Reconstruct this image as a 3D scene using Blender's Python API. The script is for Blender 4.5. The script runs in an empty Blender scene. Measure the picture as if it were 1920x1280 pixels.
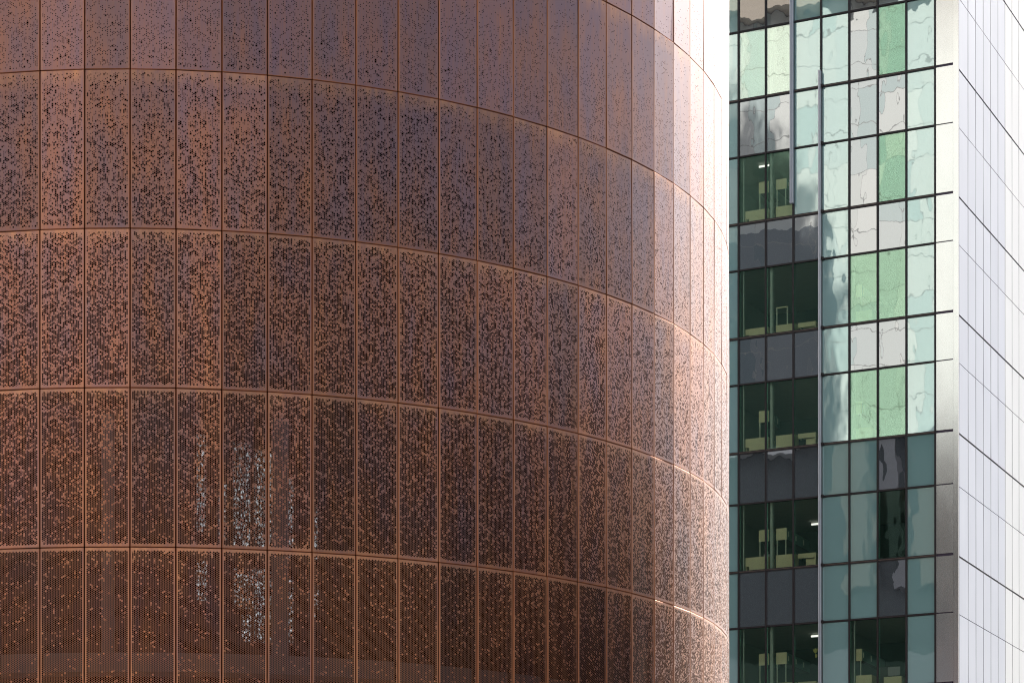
import bpy, math, random
from math import sin, cos, radians, pi
from mathutils import Vector, Matrix
random.seed(7)
S = bpy.context.scene
C = S.collection

# ------------------------------------------------------------------ camera
F_PX, CY_PX, PITCH = 4678.6, 1943.6, 0.002936
cam = bpy.data.cameras.new('camera')
cam.sensor_width = 36.0
cam.lens = F_PX / 1920 * 36
cam.shift_y = (CY_PX - 640) / 1920
cam.clip_start = 0.5
cam.clip_end = 3000
co = bpy.data.objects.new('camera', cam)
C.objects.link(co)
co.location = (0, 0, 0)
co.rotation_euler = (pi / 2 + PITCH, 0, 0)
S.camera = co

# ------------------------------------------------------------------ world, sun, exposure
SUN_AZ, SUN_EL = radians(34.5), radians(36)
w = bpy.data.worlds.new('World')
S.world = w
w.use_nodes = True
nt = w.node_tree
nt.nodes.clear()
sky = nt.nodes.new('ShaderNodeTexSky')
sky.sky_type = 'NISHITA'
sky.sun_disc = False
sky.sun_elevation = SUN_EL
sky.sun_rotation = SUN_AZ
sky.dust_density = 1.8
sky.air_density = 1.0
sky.ozone_density = 1.0
bg = nt.nodes.new('ShaderNodeBackground')
bg.inputs['Strength'].default_value = 0.085
wo = nt.nodes.new('ShaderNodeOutputWorld')
hs = nt.nodes.new('ShaderNodeHueSaturation')
hs.inputs['Saturation'].default_value = 0.45      # hazy, milky sky
nt.links.new(sky.outputs[0], hs.inputs['Color'])
nt.links.new(hs.outputs[0], bg.inputs[0])
nt.links.new(bg.outputs[0], wo.inputs[0])
sl = bpy.data.lights.new('sun', 'SUN')
sl.energy = 4.6
sl.angle = radians(0.53)
sl.color = (1.0, 0.95, 0.87)
so = bpy.data.objects.new('sun', sl)
C.objects.link(so)
sdir = Vector((sin(SUN_AZ) * cos(SUN_EL), cos(SUN_AZ) * cos(SUN_EL), sin(SUN_EL)))
so.rotation_euler = sdir.to_track_quat('Z', 'Y').to_euler()
so.location = (30, 60, 120)
S.view_settings.view_transform = 'Standard'
S.view_settings.look = 'None'
S.view_settings.gamma = 1
S.view_settings.use_curve_mapping = False
S.view_settings.exposure = 0.86
S.cycles.use_denoising = True
S.cycles.denoiser = 'OPENIMAGEDENOISE'
S.cycles.denoising_prefilter = 'NONE'
S.cycles.filter_width = 1.15
S.cycles.max_bounces = 10
S.cycles.transparent_max_bounces = 12
S.cycles.glossy_bounces = 6
S.cycles.caustics_reflective = False
S.cycles.caustics_refractive = False

GROUND = -1.6

# ------------------------------------------------------------------ node helpers
class NT:
    def __init__(s, name):
        s.m = bpy.data.materials.new(name)
        s.m.use_nodes = True
        s.t = s.m.node_tree
        s.t.nodes.clear()
        s.out = s.n('ShaderNodeOutputMaterial')
    def n(s, typ, **kw):
        nd = s.t.nodes.new(typ)
        for k, v in kw.items():
            setattr(nd, k, v)
        return nd
    def set(s, sock, v):
        if isinstance(v, bpy.types.NodeSocket):
            s.t.links.new(v, sock)
        elif v is not None:
            sock.default_value = v
    def math(s, op, a, b=None, c=None, clamp=False):
        nd = s.n('ShaderNodeMath', operation=op, use_clamp=clamp)
        s.set(nd.inputs[0], a)
        if b is not None: s.set(nd.inputs[1], b)
        if c is not None: s.set(nd.inputs[2], c)
        return nd.outputs[0]
    def noise(s, vec, scale, detail=2, rough=0.5, dim='3D'):
        nd = s.n('ShaderNodeTexNoise', noise_dimensions=dim)
        s.set(nd.inputs['Vector'], vec)
        nd.inputs['Scale'].default_value = scale
        nd.inputs['Detail'].default_value = detail
        nd.inputs['Roughness'].default_value = rough
        return nd.outputs['Fac']
    def scale(s, vec, xyz):
        nd = s.n('ShaderNodeVectorMath', operation='MULTIPLY')
        s.set(nd.inputs[0], vec)
        nd.inputs[1].default_value = xyz
        return nd.outputs[0]
    def add(s, vec, v2):
        nd = s.n('ShaderNodeVectorMath', operation='ADD')
        s.set(nd.inputs[0], vec)
        s.set(nd.inputs[1], v2)
        return nd.outputs[0]
    def comb(s, x, y, z):
        nd = s.n('ShaderNodeCombineXYZ')
        for i, v in enumerate((x, y, z)): s.set(nd.inputs[i], v)
        return nd.outputs[0]
    def mix(s, fac, a, b, blend='MIX'):
        nd = s.n('ShaderNodeMix', data_type='RGBA', blend_type=blend)
        s.set(nd.inputs[0], fac)
        s.set(nd.inputs[6], a)
        s.set(nd.inputs[7], b)
        return nd.outputs[2]
    def ramp(s, fac, stops):
        nd = s.n('ShaderNodeValToRGB')
        e = nd.color_ramp.elements
        while len(e) > 1: e.remove(e[-1])
        e[0].position = stops[0][0]; e[0].color = stops[0][1]
        for p, c in stops[1:]:
            x = e.new(p); x.color = c
        s.set(nd.inputs[0], fac)
        return nd.outputs[0]
    def mixsh(s, fac, a, b):
        nd = s.n('ShaderNodeMixShader')
        s.set(nd.inputs[0], fac)
        s.t.links.new(a, nd.inputs[1]); s.t.links.new(b, nd.inputs[2])
        return nd.outputs[0]
    def bsdf(s, color=None, rough=0.5, metal=0.0, normal=None, spec=0.5):
        nd = s.n('ShaderNodeBsdfPrincipled')
        s.set(nd.inputs['Base Color'], color)
        s.set(nd.inputs['Roughness'], rough)
        s.set(nd.inputs['Metallic'], metal)
        s.set(nd.inputs['Specular IOR Level'], spec)
        if normal is not None: s.set(nd.inputs['Normal'], normal)
        return nd
    def bump(s, h, strength, dist):
        nd = s.n('ShaderNodeBump')
        nd.inputs['Strength'].default_value = strength
        nd.inputs['Distance'].default_value = dist
        s.set(nd.inputs['Height'], h)
        return nd.outputs[0]
    def done(s, sh):
        s.t.links.new(sh, s.out.inputs[0])
        return s.m

def rgb(r, g, b): return (r, g, b, 1.0)

def simple(name, col, rough=0.6, metal=0.0, var=0.12, scale=3.0, spec=0.5, bump=0.0):
    N = NT(name)
    tc = N.n('ShaderNodeTexCoord').outputs['Object']
    f = N.noise(tc, scale, 4, 0.6)
    c = N.mix(f, rgb(*[v * (1 - var) for v in col]), rgb(*[min(1, v * (1 + var)) for v in col]))
    nm = N.bump(N.noise(tc, scale * 12, 3), bump, 0.01) if bump else None
    return N.done(N.bsdf(c, rough, metal, nm, spec).outputs[0])

# ------------------------------------------------------------------ mesh helpers
class MB:
    def __init__(s): s.v = []; s.f = []; s.mi = []
    def box(s, x0, x1, y0, y1, z0, z1, mi=0):
        b = len(s.v)
        s.v += [(x0, y0, z0), (x1, y0, z0), (x1, y1, z0), (x0, y1, z0), (x0, y0, z1), (x1, y0, z1), (x1, y1, z1), (x0, y1, z1)]
        s.f += [tuple(b + i for i in q) for q in ((0, 3, 2, 1), (4, 5, 6, 7), (0, 1, 5, 4), (1, 2, 6, 5), (2, 3, 7, 6), (3, 0, 4, 7))]
        s.mi += [mi] * 6
        return s
    def prism(s, poly, z0, z1, mi=0, caps=True):
        b = len(s.v); n = len(poly)
        s.v += [(x, y, z0) for x, y in poly] + [(x, y, z1) for x, y in poly]
        for i in range(n):
            j = (i + 1) % n
            s.f.append((b + i, b + j, b + n + j, b + n + i)); s.mi.append(mi)
        if caps:
            s.f.append(tuple(b + i for i in range(n))[::-1]); s.f.append(tuple(b + n + i for i in range(n))); s.mi += [mi, mi]
        return s
    def mesh(s, name, mats):
        me = bpy.data.meshes.new(name)
        me.from_pydata(s.v, [], s.f)
        for m in mats: me.materials.append(m)
        me.polygons.foreach_set('material_index', s.mi)
        me.update()
        return me
    def build(s, name, mats, parent=None, loc=(0, 0, 0), rot=(0, 0, 0)):
        return link(name, s.mesh(name, mats if isinstance(mats, (list, tuple)) else [mats]), parent, loc, rot)

def link(name, data, parent=None, loc=(0, 0, 0), rot=(0, 0, 0)):
    o = bpy.data.objects.new(name, data)
    C.objects.link(o)
    o.parent = parent
    o.location = loc
    o.rotation_euler = rot
    return o

def tag(o, label=None, cat=None, group=None, kind=None):
    if label: o['label'] = label
    if cat: o['category'] = cat
    if group: o['group'] = group
    if kind: o['kind'] = kind
    return o

def thing(name, label, cat, loc=(0, 0, 0), rz=0, group=None):
    return tag(link(name, None, None, loc, (0, 0, rz)), label, cat, group)

# ------------------------------------------------------------------ drum geometry constants (from the camera solve)
K = 0.645
DC = Vector((-8.8545 * K, 71.358 * K, 0))
R = 15.0148 * K
T0, DT = -0.12286, 0.068768
HP = 3.6 * K                  # panel pitch in height
ZA = 25.6383 * K              # first seam
WP = 2 * R * math.tan(DT / 2)

# perforated, patinated copper sheet: the holes are cut by real transparency
def copper_holes():
    N = NT('perforated_copper')
    tc = N.n('ShaderNodeTexCoord').outputs['Object']
    geo = N.n('ShaderNodeNewGeometry').outputs['Position']
    rnd = N.n('ShaderNodeObjectInfo').outputs['Random']
    sp = N.n('ShaderNodeSeparateXYZ'); N.set(sp.inputs[0], tc)
    x, z = sp.outputs[0], sp.outputs[2]
    gp = N.n('ShaderNodeSeparateXYZ'); N.set(gp.inputs[0], geo)
    p = 0.0279; cs = p * 0.866
    ci = N.math('ROUND', N.math('DIVIDE', x, cs))
    dx = N.math('SUBTRACT', x, N.math('MULTIPLY', ci, cs))
    par = N.math('MULTIPLY', N.math('ABSOLUTE', N.math('MODULO', ci, 2.0)), 0.5)
    zz = N.math('SUBTRACT', N.math('DIVIDE', z, p), par)
    cj = N.math('ROUND', zz)
    dz = N.math('MULTIPLY', N.math('SUBTRACT', zz, cj), p)
    d = N.math('SQRT', N.math('ADD', N.math('MULTIPLY', dx, dx), N.math('MULTIPLY', dz, dz)))
    cell = N.comb(ci, cj, N.math('MULTIPLY', rnd, 517.0))
    wn = N.n('ShaderNodeTexWhiteNoise', noise_dimensions='3D'); N.set(wn.inputs[0], cell)
    u = wn.outputs['Value']
    # position of the cell centre up the wall, in seam units, and round the drum
    hc = N.math('ADD', N.math('MULTIPLY', cj, p), N.math('SUBTRACT', gp.outputs[2], z))
    s = N.math('DIVIDE', N.math('SUBTRACT', ZA, hc), HP)
    ang = N.math('ARCTAN2', N.math('SUBTRACT', gp.outputs[0], DC.x), N.math('SUBTRACT', DC.y, gp.outputs[1]))
    a = N.n('ShaderNodeMapRange', interpolation_type='SMOOTHSTEP')
    N.set(a.inputs[0], ang)
    for i, v in enumerate((0.3, 1.3, 0.0, 1.0)): a.inputs[i + 1].default_value = v
    sh = N.math('MULTIPLY', a.outputs[0], N.math('ADD', 0.30, N.math('MULTIPLY', s, 0.27)))
    s2 = N.math('SUBTRACT', s, sh)
    clus = N.noise(N.scale(cell, (0.22, 0.3, 1.0)), 1.0, 2, 0.6)
    s3 = N.math('ADD', s2, N.math('MULTIPLY', N.math('SUBTRACT', clus, 0.5), 1.15))
    f = N.math('DIVIDE', s3, 5.0, clamp=True)
    T = [(0, .06, 0), (.04, .18, 0), (.12, .31, 0), (.17, .37, .02), (.22, .41, .07), (.3, .5, .2), (.4, .62, .33), (.5, .72, .45), (.6, .82, .58), (.7, .89, .73), (.8, .95, .87), (.9, .985, .95), (1, .99, .97)]
    rp = N.ramp(f, [(q[0], (q[1], q[2], 0, 1)) for q in T])
    rs = N.n('ShaderNodeSeparateColor'); N.set(rs.inputs[0], rp)
    big = N.math('LESS_THAN', u, rs.outputs[1])
    any_ = N.math('LESS_THAN', u, rs.outputs[0])
    rad = N.math('MAXIMUM', N.math('MULTIPLY', big, 0.0125), N.math('MULTIPLY', any_, 0.0076))
    hole = N.math('LESS_THAN', d, rad)
    inx = N.math('LESS_THAN', N.math('ABSOLUTE', N.math('MULTIPLY', ci, cs)), WP / 2 - 0.040)
    inz = N.math('LESS_THAN', N.math('ABSOLUTE', N.math('MULTIPLY', N.math('ADD', cj, par), p)), HP / 2 - 0.052)
    hole = N.math('MULTIPLY', hole, N.math('MULTIPLY', inx, inz))
    # patina noise, plus a colour shift with height
    off = N.comb(N.math('MULTIPLY', rnd, 37.0), 0.0, N.math('MULTIPLY', rnd, 91.0))
    loc = N.add(tc, off)
    streak = N.noise(N.scale(loc, (60, 60, 1.1)), 1.0, 3, 0.6)
    broad = N.noise(N.scale(loc, (4, 4, 0.9)), 1.0, 3, 0.55)
    world = N.noise(N.scale(geo, (0.55, 0.55, 0.28)), 1.0, 3, 0.6)
    hg = N.math('MULTIPLY', N.math('SUBTRACT', s, 2.5), 0.05)
    f1 = N.math('ADD', N.math('ADD', hg, N.math('MULTIPLY', streak, 0.35)), N.math('ADD', N.math('MULTIPLY', broad, 0.45), N.math('MULTIPLY', world, 0.35)))
    col = N.ramp(f1, [(0.40, COP[0]), (0.52, COP[1]), (0.62, COP[2]), (0.72, COP[3])])
    ex = N.n('ShaderNodeMapRange'); N.set(ex.inputs[0], N.math('ABSOLUTE', x)); ex.inputs[1].default_value = WP / 2 - .07; ex.inputs[2].default_value = WP / 2
    ez = N.n('ShaderNodeMapRange'); N.set(ez.inputs[0], z); ez.inputs[1].default_value = HP / 2 - .28; ez.inputs[2].default_value = HP / 2
    wash = N.noise(N.scale(loc, (9, 9, 2.2)), 1.0, 4, 0.65)
    wm = N.math('MULTIPLY', N.math('MAXIMUM', N.math('MULTIPLY', ex.outputs[0], .5), ez.outputs[0]), N.math('MULTIPLY', N.math('SUBTRACT', wash, 0.34), 3.0, clamp=True), clamp=True)
    col = N.mix(wm, col, rgb(.58, .26, .12))
    blot = N.math('MULTIPLY', N.math('SUBTRACT', N.noise(N.scale(geo, (1.3, 1.3, .5)), 1.0, 4, 0.6), 0.52), 3.5, clamp=True)
    col = N.mix(N.math('MULTIPLY', blot, .55), col, rgb(.20, .125, .13))
    var = N.math('ADD', 0.80, N.math('MULTIPLY', rnd, 0.34))
    col = N.mix(1.0, col, N.comb(var, var, var), 'MULTIPLY')
    ro = N.math('ADD', 0.36, N.math('MULTIPLY', broad, 0.14))
    nm = N.bump(N.math('ADD', N.math('MULTIPLY', streak, 0.3), N.noise(N.scale(loc, (2.2, 2.2, 1.1)), 1.0, 1)), 0.5, 0.006)
    b = N.bsdf(col, ro, 0.84, nm)
    b.inputs['Coat Weight'].default_value = 1.0
    b.inputs['Coat Roughness'].default_value = 0.44
    tr = N.n('ShaderNodeBsdfTransparent')
    return N.done(N.mixsh(hole, b.outputs[0], tr.outputs[0]))

COP = [rgb(.225, .122, .142), rgb(.295, .135, .115), rgb(.38, .15, .088), rgb(.50, .20, .09)]

def copper_plain(name, c0, c1, rough=0.42):
    N = NT(name)
    tc = N.n('ShaderNodeTexCoord').outputs['Object']
    f = N.noise(N.scale(tc, (30, 30, 2.0)), 1.0, 3, 0.6)
    return N.done(N.bsdf(N.mix(f, rgb(*c0), rgb(*c1)), rough, 0.8).outputs[0])

M_COP = copper_holes()
M_EDGE = copper_plain('copper_flange', (.38, .13, .06), (.58, .24, .12), 0.42)
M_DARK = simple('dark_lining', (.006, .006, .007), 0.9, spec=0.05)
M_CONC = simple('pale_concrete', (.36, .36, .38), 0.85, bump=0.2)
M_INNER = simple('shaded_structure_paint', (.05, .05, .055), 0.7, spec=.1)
M_STEEL = simple('grey_painted_steel', (.22, .23, .25), 0.5)

# ------------------------------------------------------------------ ground
g = MB()
g.v = [(-700, -700, 0), (700, -700, 0), (700, 900, 0), (-700, 900, 0)]
g.f = [(0, 1, 2, 3)]; g.mi = [0]
ground = g.build('ground', simple('paving_grey', (.22, .22, .21), 0.85, scale=0.4), None, (0, 0, GROUND))
tag(ground, kind='structure')
road = MB().box(-120, 120, 6, 16, 0, 0.004).build('road', simple('asphalt', (.05, .05, .052), 0.9, scale=1.2), None, (0, 0, GROUND))
tag(road, kind='structure')

# ------------------------------------------------------------------ the copper drum
drum = thing('drum_building', 'round brown copper-clad building with perforated panels, left of the glass tower', 'building', (DC.x, DC.y, GROUND))
ZG = -GROUND  # drum empty sits on the ground: local z = world z + ZG

def panel_mesh(h):
    hw = WP / 2 - 0.0075; hh = h / 2 - 0.0045; c = 0.0065; d = 0.04
    b = MB()
    ring = lambda x, y, z: [(-x, y, -z), (x, y, -z), (x, y, z), (-x, y, z)]
    b.v = ring(hw, d, hh) + ring(hw, c, hh) + ring(hw - c, 0, hh - c)
    for i in range(4):
        j = (i + 1) % 4
        b.f += [(i, j, 4 + j, 4 + i), (4 + i, 4 + j, 8 + j, 8 + i)]
        b.mi += [1, 1]
    b.f.append((8, 9, 10, 11)); b.mi.append(0)
    return b.mesh('perforated_panel', [M_COP, M_EDGE])

pm = panel_mesh(HP)
RC = R * cos(DT / 2)
for row in range(-2, 6):
    zc = ZA - (row + 0.5) * HP
    for c in range(-5, 27):
        t = T0 + DT * (c + 0.5)
        # each sheet hangs a fraction of a degree off true
        link('perforated_panel', pm, drum, (RC * sin(t), -RC * cos(t), zc + ZG),
             (radians(random.gauss(0, 0.12)), 0, t + radians(random.gauss(0, 0.35))))
top = ZA + 2 * HP; bot = ZA - 6 * HP
seg = 96
def ringwall(r, z0, z1, a0=0, a1=2 * pi, n=seg, th=None):
    b = MB()
    for i in range(n):
        a, e = a0 + (a1 - a0) * i / n, a0 + (a1 - a0) * (i + 1) / n
        k = len(b.v)
        if th is None:
            b.v += [(r * sin(q), -r * cos(q), z) for q, z in ((a, z0), (e, z0), (e, z1), (a, z1))]
            b.f.append((k, k + 1, k + 2, k + 3)); b.mi.append(0)
        else:
            p4 = [(r * sin(a), -r * cos(a)), (r * sin(e), -r * cos(e)), ((r - th) * sin(e), -(r - th) * cos(e)), ((r - th) * sin(a), -(r - th) * cos(a))]
            b.prism(p4, z0, z1)
    return b
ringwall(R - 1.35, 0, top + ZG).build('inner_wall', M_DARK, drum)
aend = T0 + DT * 27
ringwall(R, bot + ZG, top + ZG, aend, T0 - DT * 5 + 2 * pi, 80, 0.05).build('rear_cladding', M_EDGE, drum)
ringwall(R + 0.01, 0, bot + ZG - 0.01, 0, 2 * pi, 96, 0.05).build('lower_cladding', M_EDGE, drum)
ringwall(R + 0.06, top + ZG, top + ZG + 0.25, 0, 2 * pi, 96, 0.5).build('parapet', M_EDGE, drum)
r_ = MB(); r_.prism([((R - .44) * sin(a * pi / 48), -(R - .44) * cos(a * pi / 48)) for a in range(96)], top + ZG - 0.3, top + ZG + 0.05)
r_.build('roof', M_CONC, drum)
# carrier rails and posts behind the sheets, slabs and columns further in
for row in range(-1, 7):
    z = ZA - row * HP + ZG
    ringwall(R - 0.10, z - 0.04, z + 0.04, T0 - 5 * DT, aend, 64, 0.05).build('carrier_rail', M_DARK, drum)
for c in range(-4, 27):
    t = T0 + DT * c
    MB().box(-.02, .02, -.03, .03, bot + ZG, top + ZG).build('seam_post', M_DARK, drum, ((R - 0.10) * sin(t), -(R - 0.10) * cos(t), 0), (0, 0, t))
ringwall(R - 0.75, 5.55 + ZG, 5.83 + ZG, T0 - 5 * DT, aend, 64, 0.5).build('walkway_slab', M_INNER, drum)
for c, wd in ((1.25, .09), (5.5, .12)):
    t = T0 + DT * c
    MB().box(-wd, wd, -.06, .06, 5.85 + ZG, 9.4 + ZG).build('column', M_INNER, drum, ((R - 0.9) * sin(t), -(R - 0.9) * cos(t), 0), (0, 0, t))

# glowing plates added behind the holes, standing in for specks of daylight
def speck_glow():
    N = NT('daylight_speck_glow')
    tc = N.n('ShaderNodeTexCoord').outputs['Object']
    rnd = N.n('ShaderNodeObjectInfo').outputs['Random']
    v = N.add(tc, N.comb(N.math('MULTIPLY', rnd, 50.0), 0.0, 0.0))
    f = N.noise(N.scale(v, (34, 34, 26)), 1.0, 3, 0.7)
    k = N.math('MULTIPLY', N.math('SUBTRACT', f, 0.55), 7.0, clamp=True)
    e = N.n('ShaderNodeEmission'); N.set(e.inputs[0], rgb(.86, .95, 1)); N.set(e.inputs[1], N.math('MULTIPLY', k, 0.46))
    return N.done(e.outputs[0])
M_SPECK = speck_glow()
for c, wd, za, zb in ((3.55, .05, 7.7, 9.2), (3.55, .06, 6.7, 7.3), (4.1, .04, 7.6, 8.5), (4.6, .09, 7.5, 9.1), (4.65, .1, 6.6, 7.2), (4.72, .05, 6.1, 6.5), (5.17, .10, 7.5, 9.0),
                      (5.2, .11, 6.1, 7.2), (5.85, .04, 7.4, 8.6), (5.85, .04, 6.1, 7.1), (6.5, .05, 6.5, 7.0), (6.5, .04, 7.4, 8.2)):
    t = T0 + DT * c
    MB().box(-wd * 1.4, wd * 1.4, -.02, .02, za, zb).build('daylight_speck', M_SPECK, drum, ((R - 1.25) * sin(t), -(R - 1.25) * cos(t), ZG), (0, 0, t))

# ------------------------------------------------------------------ the glass tower
A = -0.4456
TP = Vector((8.2643, 90.9546, 0))
W = 1.0506
ZS = [34.41, 32.35, 29.90, 28.21, 25.73, 24.04, 21.55, 19.68, 17.21, 15.17]
ZL = [41.5, 39.2, 36.92] + ZS + [12.70, 10.7, 8.2, 6.2]      # alternating: spandrel, window, ... first band 41.5-39.2 window
tower = thing('glass_tower', 'glass office tower with green windows and white side wall, right of the copper drum', 'building', (TP.x, TP.y, GROUND), A)
X1 = 7 * W          # end of the glazing
XC = 8.19           # corner fin
XR, YR = 8.016, 0.58
WR = 1.049
TOPZ = 100.6

def glassmix(N, back, refl, rough, wav, tint):
    tc = N.n('ShaderNodeTexCoord').outputs['Object']
    rnd = N.n('ShaderNodeObjectInfo').outputs['Random']
    v = N.add(tc, N.comb(N.math('MULTIPLY', rnd, 61.0), N.math('MULTIPLY', rnd, 13.0), N.math('MULTIPLY', rnd, 29.0)))
    n1 = N.noise(N.scale(v, (1.0, 1, 0.55)), 1.0, 2, 0.45)
    n2 = N.noise(N.scale(v, (5, 5, 3.2)), 1.0, 2, 0.5)
    sp = N.n('ShaderNodeSeparateXYZ'); N.set(sp.inputs[0], tc)
    px = N.math('POWER', N.math('MULTIPLY', N.math('ABSOLUTE', sp.outputs[0]), 1.9), 4.0)
    pz = N.math('POWER', N.math('ABSOLUTE', N.math('MULTIPLY', sp.outputs[2], 0.85)), 6.0)
    h = N.math('ADD', N.math('MULTIPLY', n1, 1.0), N.math('ADD', N.math('MULTIPLY', n2, 0.016), N.math('MULTIPLY', N.math('ADD', px, pz), 0.10)))
    nm = N.bump(h, 1.0, wav)
    gl = N.n('ShaderNodeBsdfGlossy'); gl.inputs['Roughness'].default_value = rough
    N.set(gl.inputs['Color'], rgb(*tint)); N.set(gl.inputs['Normal'], nm)
    fr = N.n('ShaderNodeFresnel'); fr.inputs['IOR'].default_value = 1.45; N.set(fr.inputs['Normal'], nm)
    fac = N.math('ADD', refl, N.math('MULTIPLY', fr.outputs[0], 1 - refl), clamp=True)
    return N.mixsh(fac, back, gl.outputs[0])

WAV = 0.0042
def opaque_glass(name, col, refl, tint=(1, 1, 1), rough=0.0):
    N = NT(name)
    return N.done(glassmix(N, N.bsdf(rgb(*col), 0.5, 0, None, 0.2).outputs[0], refl, rough, WAV, tint))
def clear_glass(name, tcol, refl, tint):
    N = NT(name)
    tr = N.n('ShaderNodeBsdfTransparent'); tr.inputs[0].default_value = rgb(*tcol)
    return N.done(glassmix(N, tr.outputs[0], refl, 0.0, WAV, tint))

G_TEAL = opaque_glass('teal_backed_glass', (.28, .52, .53), 0.38, (.86, .97, .94))
G_GREY = opaque_glass('slate_backed_glass', (.035, .045, .06), 0.40, (.92, .95, .98))
G_CLEAR = clear_glass('green_glass_dim_reflection', (.94, .985, .94), 0.045, (.62, 1.0, .80))  # reflection held down where the mirrored facade lies in shadow
G_LIT = clear_glass('green_glass_lit_reflection', (.88, .97, .91), 0.20, (.68, .96, .77))  # same green glass, stronger reflection set where it mirrors the sunlit facade
G_LIT_PALE = clear_glass('pale_glass_lit_reflection', (.86, .97, .90), 0.34, (.92, 1.0, .94))  # same glass again, reflection paled for panes mirroring the sunlit facade
M_MULL = simple('dark_bronze_aluminium', (.022, .016, .02), 0.45, spec=0.4)
M_WHITE = simple('white_metal', (.78, .78, .80), 0.35, 0.0, 0.03)
M_FIN = simple('blue_grey_fin', (.30, .34, .43), 0.35, 0.3)
M_FIN2 = simple('light_blue_grey_fin', (.42, .45, .54), 0.35, 0.2)
M_FINL = simple('pale_fin_edge', (.72, .73, .80), 0.35, 0.2)

def brushed(name, col, rough, metal, st=0.1):
    N = NT(name)
    tc = N.n('ShaderNodeTexCoord').outputs['Object']
    rnd = N.n('ShaderNodeObjectInfo').outputs['Random']
    v = N.add(tc, N.comb(N.math('MULTIPLY', rnd, 61.0), 0.0, N.math('MULTIPLY', rnd, 29.0)))
    f = N.noise(N.scale(v, (14, 14, 0.7)), 1.0, 3, 0.6)
    g2 = N.noise(N.scale(v, (1.2, 1.2, 0.6)), 1.0, 2, 0.5)
    c = N.mix(N.math('ADD', N.math('MULTIPLY', f, .5), N.math('MULTIPLY', rnd, .5)), rgb(*[q * (1 - st) for q in col]), rgb(*[min(.9, q * (1 + st)) for q in col]))
    return N.done(N.bsdf(c, N.math('ADD', rough - .04, N.math('MULTIPLY', g2, .1)), metal, N.bump(g2, 0.6, 0.006)).outputs[0])
M_CORNER = brushed('silver_corner_panel', (.74, .74, .74), 0.14, 0.85, 0.03)
M_LILAC = brushed('lilac_white_panel', (.47, .50, .61), 0.34, 0.0, 0.05)
M_SNOW = brushed('bright_white_panel', (.68, .69, .72), 0.36, 0.0, 0.03)
M_JOINT = simple('plum_joint_backing', (.07, .05, .09), 0.7)
M_WALL = simple('office_wall_paint', (.42, .50, .46), 0.8)
M_DKWALL = simple('office_dark_partition', (.05, .10, .085), 0.8)
M_COLM = simple('office_column_paint', (.55, .66, .60), 0.6)
M_CEIL = simple('ceiling_board', (.55, .56, .54), 0.9)
M_CARPET = simple('office_carpet', (.06, .065, .07), 0.95)
M_LAMP = NT('lamp_tube'); _e = M_LAMP.n('ShaderNodeEmission'); _e.inputs[1].default_value = 0.8; _e.inputs[0].default_value = rgb(1, .97, .9); M_LAMP = M_LAMP.done(_e.outputs[0])

def tz(z): return z + ZG

# --- which pane goes where (columns -3..6, rows by band index in ZL)
def pane_kind(c, b):
    window = b % 2 == 0 and b >= 2 or b == 0
    if c in (0 - 1, -2, -3): return 'T' if c == -1 else 'G'
    return None

panes_m = {}
def pane(c, z1, z0, mat, nm):
    h = z1 - z0 - 0.085; wd = W - 0.075
    key = (round(h, 3), mat.name)
    if key not in panes_m:
        panes_m[key] = MB().box(-wd / 2, wd / 2, 0, 0.03, -h / 2, h / 2).mesh(nm, [mat])
    # tiny installation tilt per pane
    return link(nm, panes_m[key], tower, ((c + .5) * W, 0.035, tz((z1 + z0) / 2)),
                (radians(random.gauss(0, .10)), 0, radians(random.gauss(0, .13))))

# band list: (ztop, zbottom, kind, index)
bands = []
for i in range(len(ZL) - 1):
    bands.append((ZL[i], ZL[i + 1], 'W' if i % 2 == 0 else 'S', i // 2))
# i=0:W(out of frame) 1:S  2:W0(36.92-34.41) 3:S0 4:W1 5:S1 6:W2 7:S2 8:W3 9:S3 10:W4 11:S4 12:W5(15.17-12.7) ...
clearset = set()
for i, (zt, zb, kd, k) in enumerate(bands):
    for c in range(-4, 7):
        if c in (-1, 3, 6): m = G_TEAL; nm = 'spandrel_pane'      # column left of first mullion, strip beside fin, last strip
        elif c == 2 and i <= 4: m = G_TEAL; nm = 'spandrel_pane'
        elif kd == 'S':
            m = G_GREY; nm = 'spandrel_pane'
            if c == 4 and i in (9, 11): m = G_TEAL
        else:
            nm = 'window_pane'; m = G_CLEAR
            if c < -1: m = G_CLEAR
            elif c in (0, 1): m = G_LIT_PALE if i <= 2 else G_CLEAR
            elif c in (4, 5) and i <= 8: m = G_LIT
            if c == 4:
                if i in (0, 2, 4): m = G_GREY; nm = 'spandrel_pane'
                if i == 10: m = G_TEAL; nm = 'spandrel_pane'
            if nm == 'window_pane': clearset.add((c, i))
        pane(c, zt, zb, m, nm)

# mullions and transoms
zt_all, zb_all = ZL[0], ZL[-1]
for c in range(-4, 8):
    x = c * W
    MB().box(x - .03, x + .03, -.03, .12, tz(zb_all), tz(zt_all)).build('mullion', M_MULL, tower)
for i, z in enumerate(ZL):
    th = .044 if (i % 2 == 1) else .028
    b = MB()
    b.box(-4 * W, X1, -.018, .10, tz(z - th), tz(z + th))
    b.build('transom', M_MULL, tower)
    if i % 2 == 1:   # drip lip under the windows
        MB().box(-4 * W, X1, -.026, -.0185, tz(z - .006), tz(z + .01)).build('sill_lip', simple('sill_bronze', (.16, .11, .09), .4) if i == 1 else bpy.data.materials['sill_bronze'], tower)
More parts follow.
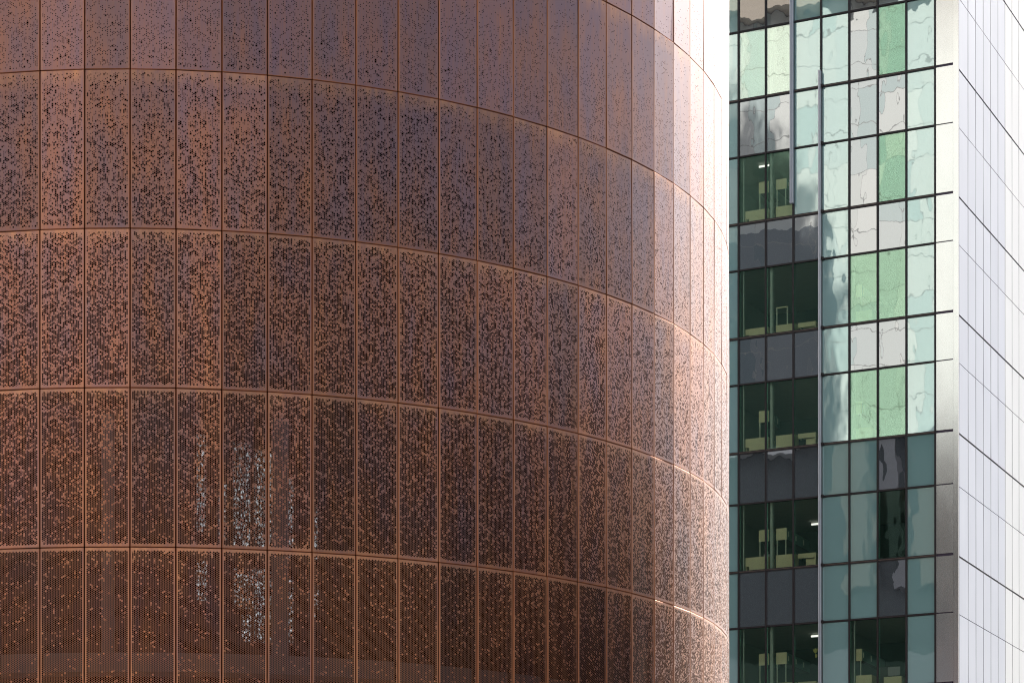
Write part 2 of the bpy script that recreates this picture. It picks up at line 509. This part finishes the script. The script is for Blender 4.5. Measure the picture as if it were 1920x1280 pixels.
# vertical fins
def fin(xc, z0, z1, wd):
    b = MB().box(xc - wd / 2, xc + wd / 2, -.16, -.032, tz(z0), tz(z1)); fo = b.build('facade_fin', M_FIN if wd > .08 else M_FIN2, tower)
    MB().box(xc - wd / 2 - .03, xc - wd / 2 - .002, -.17, -.035, tz(z0), tz(z1)).build('fin_edge', M_FINL, fo)
    MB().box(xc + .01, xc + .03, -.175, -.1605, tz(z0), tz(z1)).build('fin_edge', M_FINL, fo)
def brackets(xc, z0, z1):
    for z in ZL:
        if z0 < z < z1:
            MB().box(xc - .05, xc + .05, -.10, -.031, tz(z - .05), tz(z + .05)).build('fin_bracket', M_MULL, tower)
brackets(3 * W + .06, ZL[-1], 34.95)
fin(2 * W + .0, 30.33, 41.5, .10)
fin(3 * W, ZL[-1], 34.95, .05)

# corner column of silver panels
for i, (zt, zb, kd, k) in enumerate(bands):
    g1 = .035 if kd == 'W' else .018
    g0 = .018 if kd == 'W' else .035
    MB().box(X1 + .035, 8.0, 0, .03, tz(zb) + (.045 if kd == 'W' else .02), tz(zt) - (.02 if kd == 'W' else .045)).build('corner_panel', M_CORNER, tower)
MB().box(X1 + .033, 7.99, .035, .06, tz(zb_all), tz(zt_all)).build('joint_backing', M_JOINT, tower)
MB().box(8.003, XC, 0, .03, tz(zb_all), tz(zt_all)).build('corner_fin', M_CORNER, tower)
MB().box(8.0, XR + .02, .031, YR - .01, tz(zb_all), tz(zt_all)).build('corner_return', M_WHITE, tower)

# right-hand side wall: tall panels receding
NR = 18
cmesh = {}
for j in range(NR):
    y0 = YR + (0 if j == 0 else WR * (j + .15)); y1 = YR + WR * (j + 1.15)
    mat = M_LILAC if j < 6 else M_SNOW
    for i, (zt, zb, kd, k) in enumerate(bands):
        a0 = .033 if kd == 'W' else .012; a1 = .012 if kd == 'W' else .033
        key = (round(y1 - y0, 3), i, mat.name)
        hy = (y1 - y0) / 2 - .024
        if key not in cmesh:
            hz = (zt - zb - .045) / 2
            q_ = MB().box(-.03, 0, -hy, hy, -hz, hz); q_.mi = [1, 1, 1, 0, 1, 0]; cmesh[key] = q_.mesh('cladding_panel', [mat, M_JOINT])
        if j >= 15 and i not in range(2, 13): continue
        link('cladding_panel', cmesh[key], tower, (XR + .035, (y0 + y1) / 2, tz((zt + zb) / 2 + (a0 - a1) / 2)), (0, radians(random.gauss(0, .08)), radians(random.gauss(0, .12))))
for j in range(1, NR):
    y = YR + WR * (j + .15)
MB().box(XR - .12, XR - .02, YR, YR + WR * (NR + .15), tz(zb_all), tz(zt_all)).build('joint_backing', M_JOINT, tower)
for i, z in enumerate(ZL):
    if i % 2 == 1:
        MB().box(XR - .02, XR + .005, YR, YR + WR * (NR + .15), tz(z - .013), tz(z + .013)).build('joint_rail', M_MULL, tower)

# storeys above and below the picture, rear and left walls
YB = YR + WR * (NR + .15)
MB().box(-4 * W, XR, .1, YB, tz(41.56), tz(TOPZ)).build('upper_storeys', M_STEEL, tower)
MB().box(-4 * W, XR, .1, YB, 0, tz(ZL[-1] - .06)).build('lower_storeys', M_STEEL, tower)
MB().box(-4 * W, XR - .13, 9.0, YB, tz(ZL[-1] - .05), tz(41.55)).build('core', M_DKWALL, tower)
MB().box(-4 * W - .3, -4 * W - .05, 0, YB, 0, tz(TOPZ)).build('side_wall', M_STEEL, tower)
MB().box(-14, -4 * W - .3, 0.5, YB, 0, tz(TOPZ)).build('side_wing', M_STEEL, tower)
# floors with ceilings and partitions
for i, (zt, zb, kd, k) in enumerate(bands):
    if kd == 'S':
        MB().box(-4 * W, XR - .14, .16, 8.98, tz(zb + .10), tz(zt - .12)).build('floor_slab', [M_CEIL], tower)
    else:
        for px_ in (3.15, -1.1):
            MB().box(px_ * W - .06, px_ * W + .06, .2, 8.9, tz(zb - .10), tz(zt + .08)).build('partition', M_WALL, tower)
        MB().box(-4 * W, XR - .14, 6.0, 6.1, tz(zb - .10), tz(zt + .08)).build('partition', M_DKWALL, tower)
        MB().box(XR - .3, XR - .16, .2, 8.9, tz(zb - .10), tz(zt + .08)).build('partition', M_WALL, tower)
        MB().box(1.08 * W, 1.17 * W, .22, .42, tz(zb - .10), tz(zt + .08)).build('column', M_COLM, tower)
        MB().box(.10 * W, .13 * W, .20, .30, tz(zb - .10), tz(zt + .08)).build('column', M_COLM, tower)
        MB().box(4.10 * W, 4.13 * W, .20, .30, tz(zb - .10), tz(zt + .08)).build('column', M_COLM, tower)
        for (lx, ly) in random.sample([(.3, 1.3), (1.7, 2.9), (.6, 3.4), (4.3, 2.0), (5.4, 1.5), (1.2, 4.5), (6.1, 3.0)], 1):
            MB().box(lx * W, lx * W + .4, ly, ly + .012, tz(zt - .02), tz(zt + .05)).build('ceiling_lamp', M_LAMP, tower)

# ------------------------------------------------------------------ office furniture behind the glass
M_WOOD = simple('pale_maple', (.88, .80, .50), 0.5, scale=5)
M_WOOD2 = simple('grey_green_door', (.12, .26, .22), 0.4)
M_POST = simple('white_frame', (.68, .74, .62), 0.45)
M_BLK = simple('black_plastic', (.015, .015, .017), 0.5)
M_CUP = simple('white_china', (.7, .7, .7), 0.4)
M_BLUE = simple('blue_card', (.03, .12, .35), 0.6)
M_LEAF = simple('yellow_paper', (.62, .60, .16), 0.7)
ori = Matrix.Rotation(A, 4, 'Z')
def tp(x, y, z):
    v = ori @ Vector((x, y, 0)); return (TP.x + v.x, TP.y + v.y, z)
FLOOR = {2: 'top', 4: 'second', 6: 'third', 8: 'fourth', 10: 'fifth', 12: 'lowest'}
def sit(i): return bands[i][1] + .02
def desk(i, x, wd, hgt, label, notch=False, group='maple desks at the tower windows'):
    t = thing('office_desk', label, 'desk', tp(x, .32, sit(i)), A, group)
    if notch:
        MB().box(.14, wd, 0, .03, 0, hgt).build('front_panel', M_WOOD, t)
        MB().box(0, .14, 0, .03, hgt * .42, hgt).build('side_panel', M_WOOD, t)
    else:
        MB().box(0, wd, 0, .03, 0, hgt).build('front_panel', M_WOOD, t)
    MB().box(0, wd, .032, .7, hgt - .04, hgt).build('desk_top', M_WOOD, t)
    MB().box(0, .03, .032, .7, 0, hgt - .042).build('leg', M_WOOD, t)
    MB().box(wd - .03, wd, .032, .7, 0, hgt - .042).build('leg', M_WOOD, t)
    return t
def table(i, x, wd, hgt, label):
    t = thing('office_table', label, 'table', tp(x, .32, sit(i)), A, 'small maple tables beside the fin')
    MB().box(0, wd, 0, .03, hgt - .17, hgt).build('front_panel', M_WOOD, t)
    MB().box(0, wd, .032, .7, hgt - .04, hgt).build('desk_top', M_WOOD, t)
    MB().box(.40 * wd, wd - .05, .10, .14, 0.0, hgt - .18).build('drawer_unit', M_WOOD, t)
    MB().box(wd - .04, wd, .0, .6, 0, hgt - .172).build('leg', M_WOOD, t)
    MB().box(0, .03, .1, .6, 0, hgt - .172).build('leg', M_BLK, t)
    return t
def cupboard(i, x, wd, z0, z1, dep, label, posts=(0.02,), handles=True):
    t = thing('wall_cupboard', label, 'cupboard', tp(x, .34, sit(i)), A, 'overhead cupboards in the tower offices')
    MB().box(0, wd, 0, .03, z0, z1).build('end_panel', M_WOOD, t)
    MB().box(.02, wd - .012, .032, dep, z0 + .01, z1 - .01).build('carcass', M_BLK, t)
    n = 3
    for q in range(n):
        dr = MB().box(wd - .01, wd + .01, .06 + q * (dep - .05) / n, .02 + (q + 1) * (dep - .05) / n, z0 + .02, z1 - .02).build('door', M_WOOD2, t)
        if handles:
            MB().box(wd + .012, wd + .03, .12 + q * (dep - .05) / n, .17 + q * (dep - .05) / n, z0 + .12, z1 - .12).build('handle', M_POST, dr)
    for p in posts:
        MB().box(p, p + .035, 0.0, .035, .44, z0 - .002).build('post', M_POST, t)
    return t
rowname = {4: 'topmost furnished storey', 6: 'second furnished storey', 8: 'middle furnished storey', 10: 'second lowest storey', 12: 'lowest storey'}
for i in (4, 6, 8, 10, 12):
    rn = rowname[i]
    hg = {4: .52, 6: .38, 8: .55, 10: .55, 12: .42}[i]
    desk(i, .14 * W, .84 * W, hg, f'notched maple desk, first window right of the drum, {rn}', True)
    desk(i, 1.26 * W, .70 * W, hg, f'plain maple desk right of the pale column, {rn}')
    if i >= 6:
        table(i, 2.06 * W, .64 * W, hg - .02, f'low open maple table left of the long fin, {rn}')
    if i != 6:
        cupboard(i, .63 * W, .36 * W, 1.10, 1.52, 1.2, f'maple cupboard on one post, first window, {rn}')
    if i in (4, 10, 12):
        cupboard(i, 1.26 * W, .38 * W, 1.10 if i != 4 else 1.15, 1.52, 2.6, f'green-doored cupboard beside the pale column, {rn}', (0.02, .35))
for i in (6, 8, 12):
    rn = rowname[i]
    desk(i, 4.14 * W, .56 * W, .50, f'maple desk in the right-hand window pair, {rn}')
    cupboard(i, 4.14 * W, .20 * W, 1.02, 1.45, 2.8, f'green-doored cupboard in the right-hand window pair, {rn}', (.15,))
# picture frame like white window edge in the third storey
t = thing('whiteboard_frame', 'thin pale frame standing on the desk beside the pale column', 'frame', tp(1.27 * W, .34, sit(6) + .38), A)
MB().box(0, .035, 0, .03, 0, .62).build('frame_side', M_POST, t); MB().box(.40, .435, 0, .03, 0, .62).build('frame_side', M_POST, t)
MB().box(0, .435, 0, .03, .621, .66).build('frame_top', M_WOOD, t)
# small desk things
def cup(x, y, z, s, label):
    b = MB(); n = 12
    prof = [(0, 0), (.7, 0), (.8, .1), (1, 1.7), (1, 1.9)]
    for r, h in prof:
        for q in range(n): b.v.append((s * r * cos(2 * pi * q / n), s * r * sin(2 * pi * q / n), s * h))
    for l in range(len(prof) - 1):
        for q in range(n):
            b.f.append((l * n + q, l * n + (q + 1) % n, (l + 1) * n + (q + 1) % n, (l + 1) * n + q)); b.mi.append(0)
    return tag(b.build('mug', M_CUP, None, tp(x, y, z), (0, 0, A)), label, 'mug', 'white mugs on the desk')
z = sit(10) + .55
cup(.80 * W, .5, z, .055, 'white mug leftmost on the desk in the lower dark storey')
cup(.90 * W, .6, z, .06, 'white mug against the mullion in the lower dark storey')
cup(.88 * W, .5, z + .115, .045, 'white mug stacked on top of the others in the lower dark storey')
t = thing('blue_folder', 'blue folder under the low table left of the fin', 'folder', tp(2.45 * W, .5, sit(8)), A)
MB().box(0, .04, 0, .25, 0, .20).build('cover', M_BLUE, t); MB().box(.05, .09, 0, .25, 0, .18).build('spine', M_BLUE, t)
# paper flower sticker
t = thing('flower_sticker', 'yellow paper tulip stuck inside the lowest window', 'sticker', tp(2.76 * W, .10, 13.95), A)
b = MB(); b.v = [(x, y, zz) for y in (0, .004) for x, zz in ((-.09, .30), (-.05, .26), (0, .33), (.04, .27), (.09, .31), (.07, .18), (0, .13), (-.07, .19))]
b.f = [tuple(range(7, -1, -1)), tuple(range(8, 16))] + [(q, (q + 1) % 8, 8 + (q + 1) % 8, 8 + q) for q in range(8)]; b.mi = [0] * 10
b.build('petals', M_LEAF, t)
b = MB(); b.v = [(x, y, zz) for y in (0, .004) for x, zz in ((-.01, .10), (.06, .11), (.07, .03), (.03, -.03), (-.01, -.02))]
b.f = [tuple(range(4, -1, -1)), tuple(range(5, 10))] + [(q, (q + 1) % 5, 5 + (q + 1) % 5, 5 + q) for q in range(5)]; b.mi = [0] * 7
b.build('leaf', M_LEAF, t)
# office chair and screens in the lowest right window
t = thing('office_chair', 'dark swivel chair behind the lowest right-hand window pair', 'chair', tp(4.95 * W, 1.0, sit(12) - .1), A)
MB().box(-.2, .2, -.05, .02, .45, .95).build('backrest', M_BLK, t); MB().box(-.22, .22, .03, .45, .38, .46).build('seat', M_BLK, t); MB().box(-.03, .03, .2, .26, 0, .38).build('leg', M_BLK, t)
t = thing('monitor', 'pale backed monitor on the desk in the lowest right-hand window', 'monitor', tp(5.15 * W, .7, sit(12) + .42), A)
MB().box(0, .45, 0, .03, .05, .36).build('screen', M_CONC, t); MB().box(.2, .25, .01, .05, -.1, .05).build('stand', M_BLK, t)
desk(12, 5.12 * W, .62 * W, .38, 'dark desk carrying the monitor in the lowest right-hand window')

# ------------------------------------------------------------------ the street behind the camera (what the glass and copper mirror)
FD = 80.0                                  # distance of the opposite facade from the tower front
def facade_mat(dim=1.0, nm='pale_panel_facade'):
    N = NT(nm)
    tc = N.n('ShaderNodeTexCoord').outputs['Object']
    sp = N.n('ShaderNodeSeparateXYZ'); N.set(sp.inputs[0], tc)
    x, z = sp.outputs[0], sp.outputs[2]
    mw, mh = 1.5, 2.4
    ix = N.math('FLOOR', N.math('DIVIDE', x, mw)); iz = N.math('FLOOR', N.math('DIVIDE', z, mh))
    fx_ = N.math('FRACT', N.math('DIVIDE', x, mw)); fz = N.math('FRACT', N.math('DIVIDE', z, mh))
    wn = N.n('ShaderNodeTexWhiteNoise', noise_dimensions='3D'); N.set(wn.inputs[0], N.comb(ix, N.math('FLOOR', N.math('DIVIDE', iz, 2.0)), 3.0))
    jx = N.math('LESS_THAN', fx_, 0.024); jz = N.math('LESS_THAN', fz, 0.024)
    col = N.ramp(wn.outputs[0], [(0, rgb(.54, .57, .56)), (.35, rgb(.60, .61, .585)), (.6, rgb(.66, .66, .635)), (.85, rgb(.45, .52, .51))])
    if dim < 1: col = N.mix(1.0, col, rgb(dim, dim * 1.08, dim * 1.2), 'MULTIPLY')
    col = N.mix(N.math('MAXIMUM', jx, jz), col, rgb(.30, .30, .29))
    return N.done(N.bsdf(col, 0.7).outputs[0])
opp = thing('panelled_office_block', 'pale panelled office block across the street, mirrored in the tower glass', 'building', (TP.x, TP.y, GROUND), A)
MB().box(-75, 25, -FD - 18, -FD, tz(41.4), tz(72)).build('wall', facade_mat(), opp)
MB().box(-75, -23.0, -FD + .01, -FD + .25, tz(41.7), tz(57)).build('shadow_facade', facade_mat(.36, 'shadowed_panel_facade'), opp)  # darker facade copy over the shadowed area; deeper shade put into its colour
M_BRN = simple('brown_stone', (.34, .29, .24), 0.8)
M_SLATE = simple('dark_slate_cladding', (.10, .115, .12), 0.6)
MB().box(-75, 25, -FD - 18, -FD, 0, tz(41.3)).build('podium', M_SLATE, opp)
for q in range(34):
    x = -70 + q * 2.7
    wd = (1.3, .8, 1.7)[q % 3]
    if x < -23.5: continue
    MB().box(x, x + wd, -FD + .01, -FD + .9, tz(31.2), tz(41.2)).build('pilaster', (M_BRN, M_CONC, M_BRN)[q % 3], opp)
MB().box(-75, 25, -FD + .01, -FD + 1.2, tz(41.31), tz(41.65)).build('ledge', M_WHITE, opp)
MB().box(-75, 25, -FD + .01, -FD + .5, 0, tz(26.5)).build('lower_band', M_CONC, opp)
MB().box(-75, 25, -FD - 1, -FD + 1.0, tz(72.02), tz(76)).build('cornice', M_BRN, opp)

# unseen block added behind the drum, stepped to shape the shadow on the facade
cast = thing('shadow_caster_block', 'unseen dark block added behind the drum, stepped to shape the shadow opposite', 'building', (TP.x, TP.y, GROUND), A)
steps = [(-40, -17.2, 135.4), (-17.2, -15.4, 133.6), (-15.4, -13.6, 132.0), (-13.6, -12.2, 130.2), (-12.2, -10.9, 128.2), (-10.9, -9.7, 126.0), (-9.7, -8.7, 123.0), (-8.7, -7.7, 119.0)]
for x0, x1, zz in steps:
    MB().box(x0, x1 - .01, 12, 24, tz(45), tz(zz)).build('shadow_step', M_SLATE, cast)
MB().box(-40, -14.2, 12, 24, 0, tz(44.9)).build('shadow_block_base', M_SLATE, cast)
# unseen trees added on each step, giving the shadow a lobed edge
M_TREE = simple('shadow_tree_foliage', (.06, .10, .04), 0.8)
M_BARK = simple('shadow_tree_bark', (.12, .09, .06), 0.9)
rt = random.Random(3)
for q, (x, z0, r) in enumerate([(-17.6, 135.4, 1.2), (-15.8, 133.6, 1.1), (-14.0, 132.0, 1.0), (-12.5, 130.2, 1.0), (-11.2, 128.2, .9), (-10.0, 126.0, .9), (-8.9, 123.0, .9), (-7.9, 119.0, .9)]):
    t = thing('shadow_edge_tree', f'small round tree on the {["highest", "second highest", "third highest", "fourth highest", "fourth lowest", "third lowest", "second lowest", "lowest"][q]} step of the added shadow block', 'tree', tp(x, 13, z0), A, 'trees added on the shadow block')
    MB().box(-.06, .06, -.06, .06, 0, 1.0).build('shadow_tree_trunk', M_BARK, t)
    b = MB()
    for k in range(420):
        while True:
            p = Vector((rt.uniform(-1, 1), rt.uniform(-1, 1), rt.uniform(-1, 1)))
            if p.length < 1: break
        p *= r * (1 + .25 * math.sin(5 * p.x + q)); p.z += r + .5
        u1 = Vector((rt.gauss(0, 1), rt.gauss(0, 1), rt.gauss(0, 1))).normalized() * .16
        u2 = u1.orthogonal().normalized() * .14
        i = len(b.v); b.v += [tuple(p - u1), tuple(p + u2), tuple(p + u1), tuple(p - u2)]; b.f.append((i, i + 1, i + 2, i + 3)); b.mi.append(0)
    b.build('shadow_tree_crown', M_TREE, t)

# low buildings on the near side of the street, mirrored in the copper
def block(name, label, x, y, wx, wy, h, rz, col, n):
    t = thing(name, label, 'building', (x, y, GROUND), rz)
    MB().box(-wx / 2, wx / 2, -wy / 2, wy / 2, 0, h).build('wall', simple(name + '_wall', col, .8, scale=.5), t)
    MB().box(-wx / 2 - .2, wx / 2 + .2, -wy / 2 - .2, wy / 2 + .2, h + .01, h + .5).build('parapet', M_CONC, t)
    for fl in range(int(h // 3.4)):
        for k in range(n):
            xx = -wx / 2 + (k + .5) * wx / n
            MB().box(xx - .7, xx + .7, wy / 2 + .005, wy / 2 + .06, 1 + fl * 3.4, 2.9 + fl * 3.4).build('window', M_DARK, t)
    return t
block('brick_warehouse', 'dark brick warehouse behind the viewer', -14, -24, 46, 12, 9, 0, (.16, .09, .06), 14)
block('brown_annex', 'low brown annex to the right of the drum', 27, 42, 30, 12, 14.5, radians(90), (.34, .21, .13), 9)
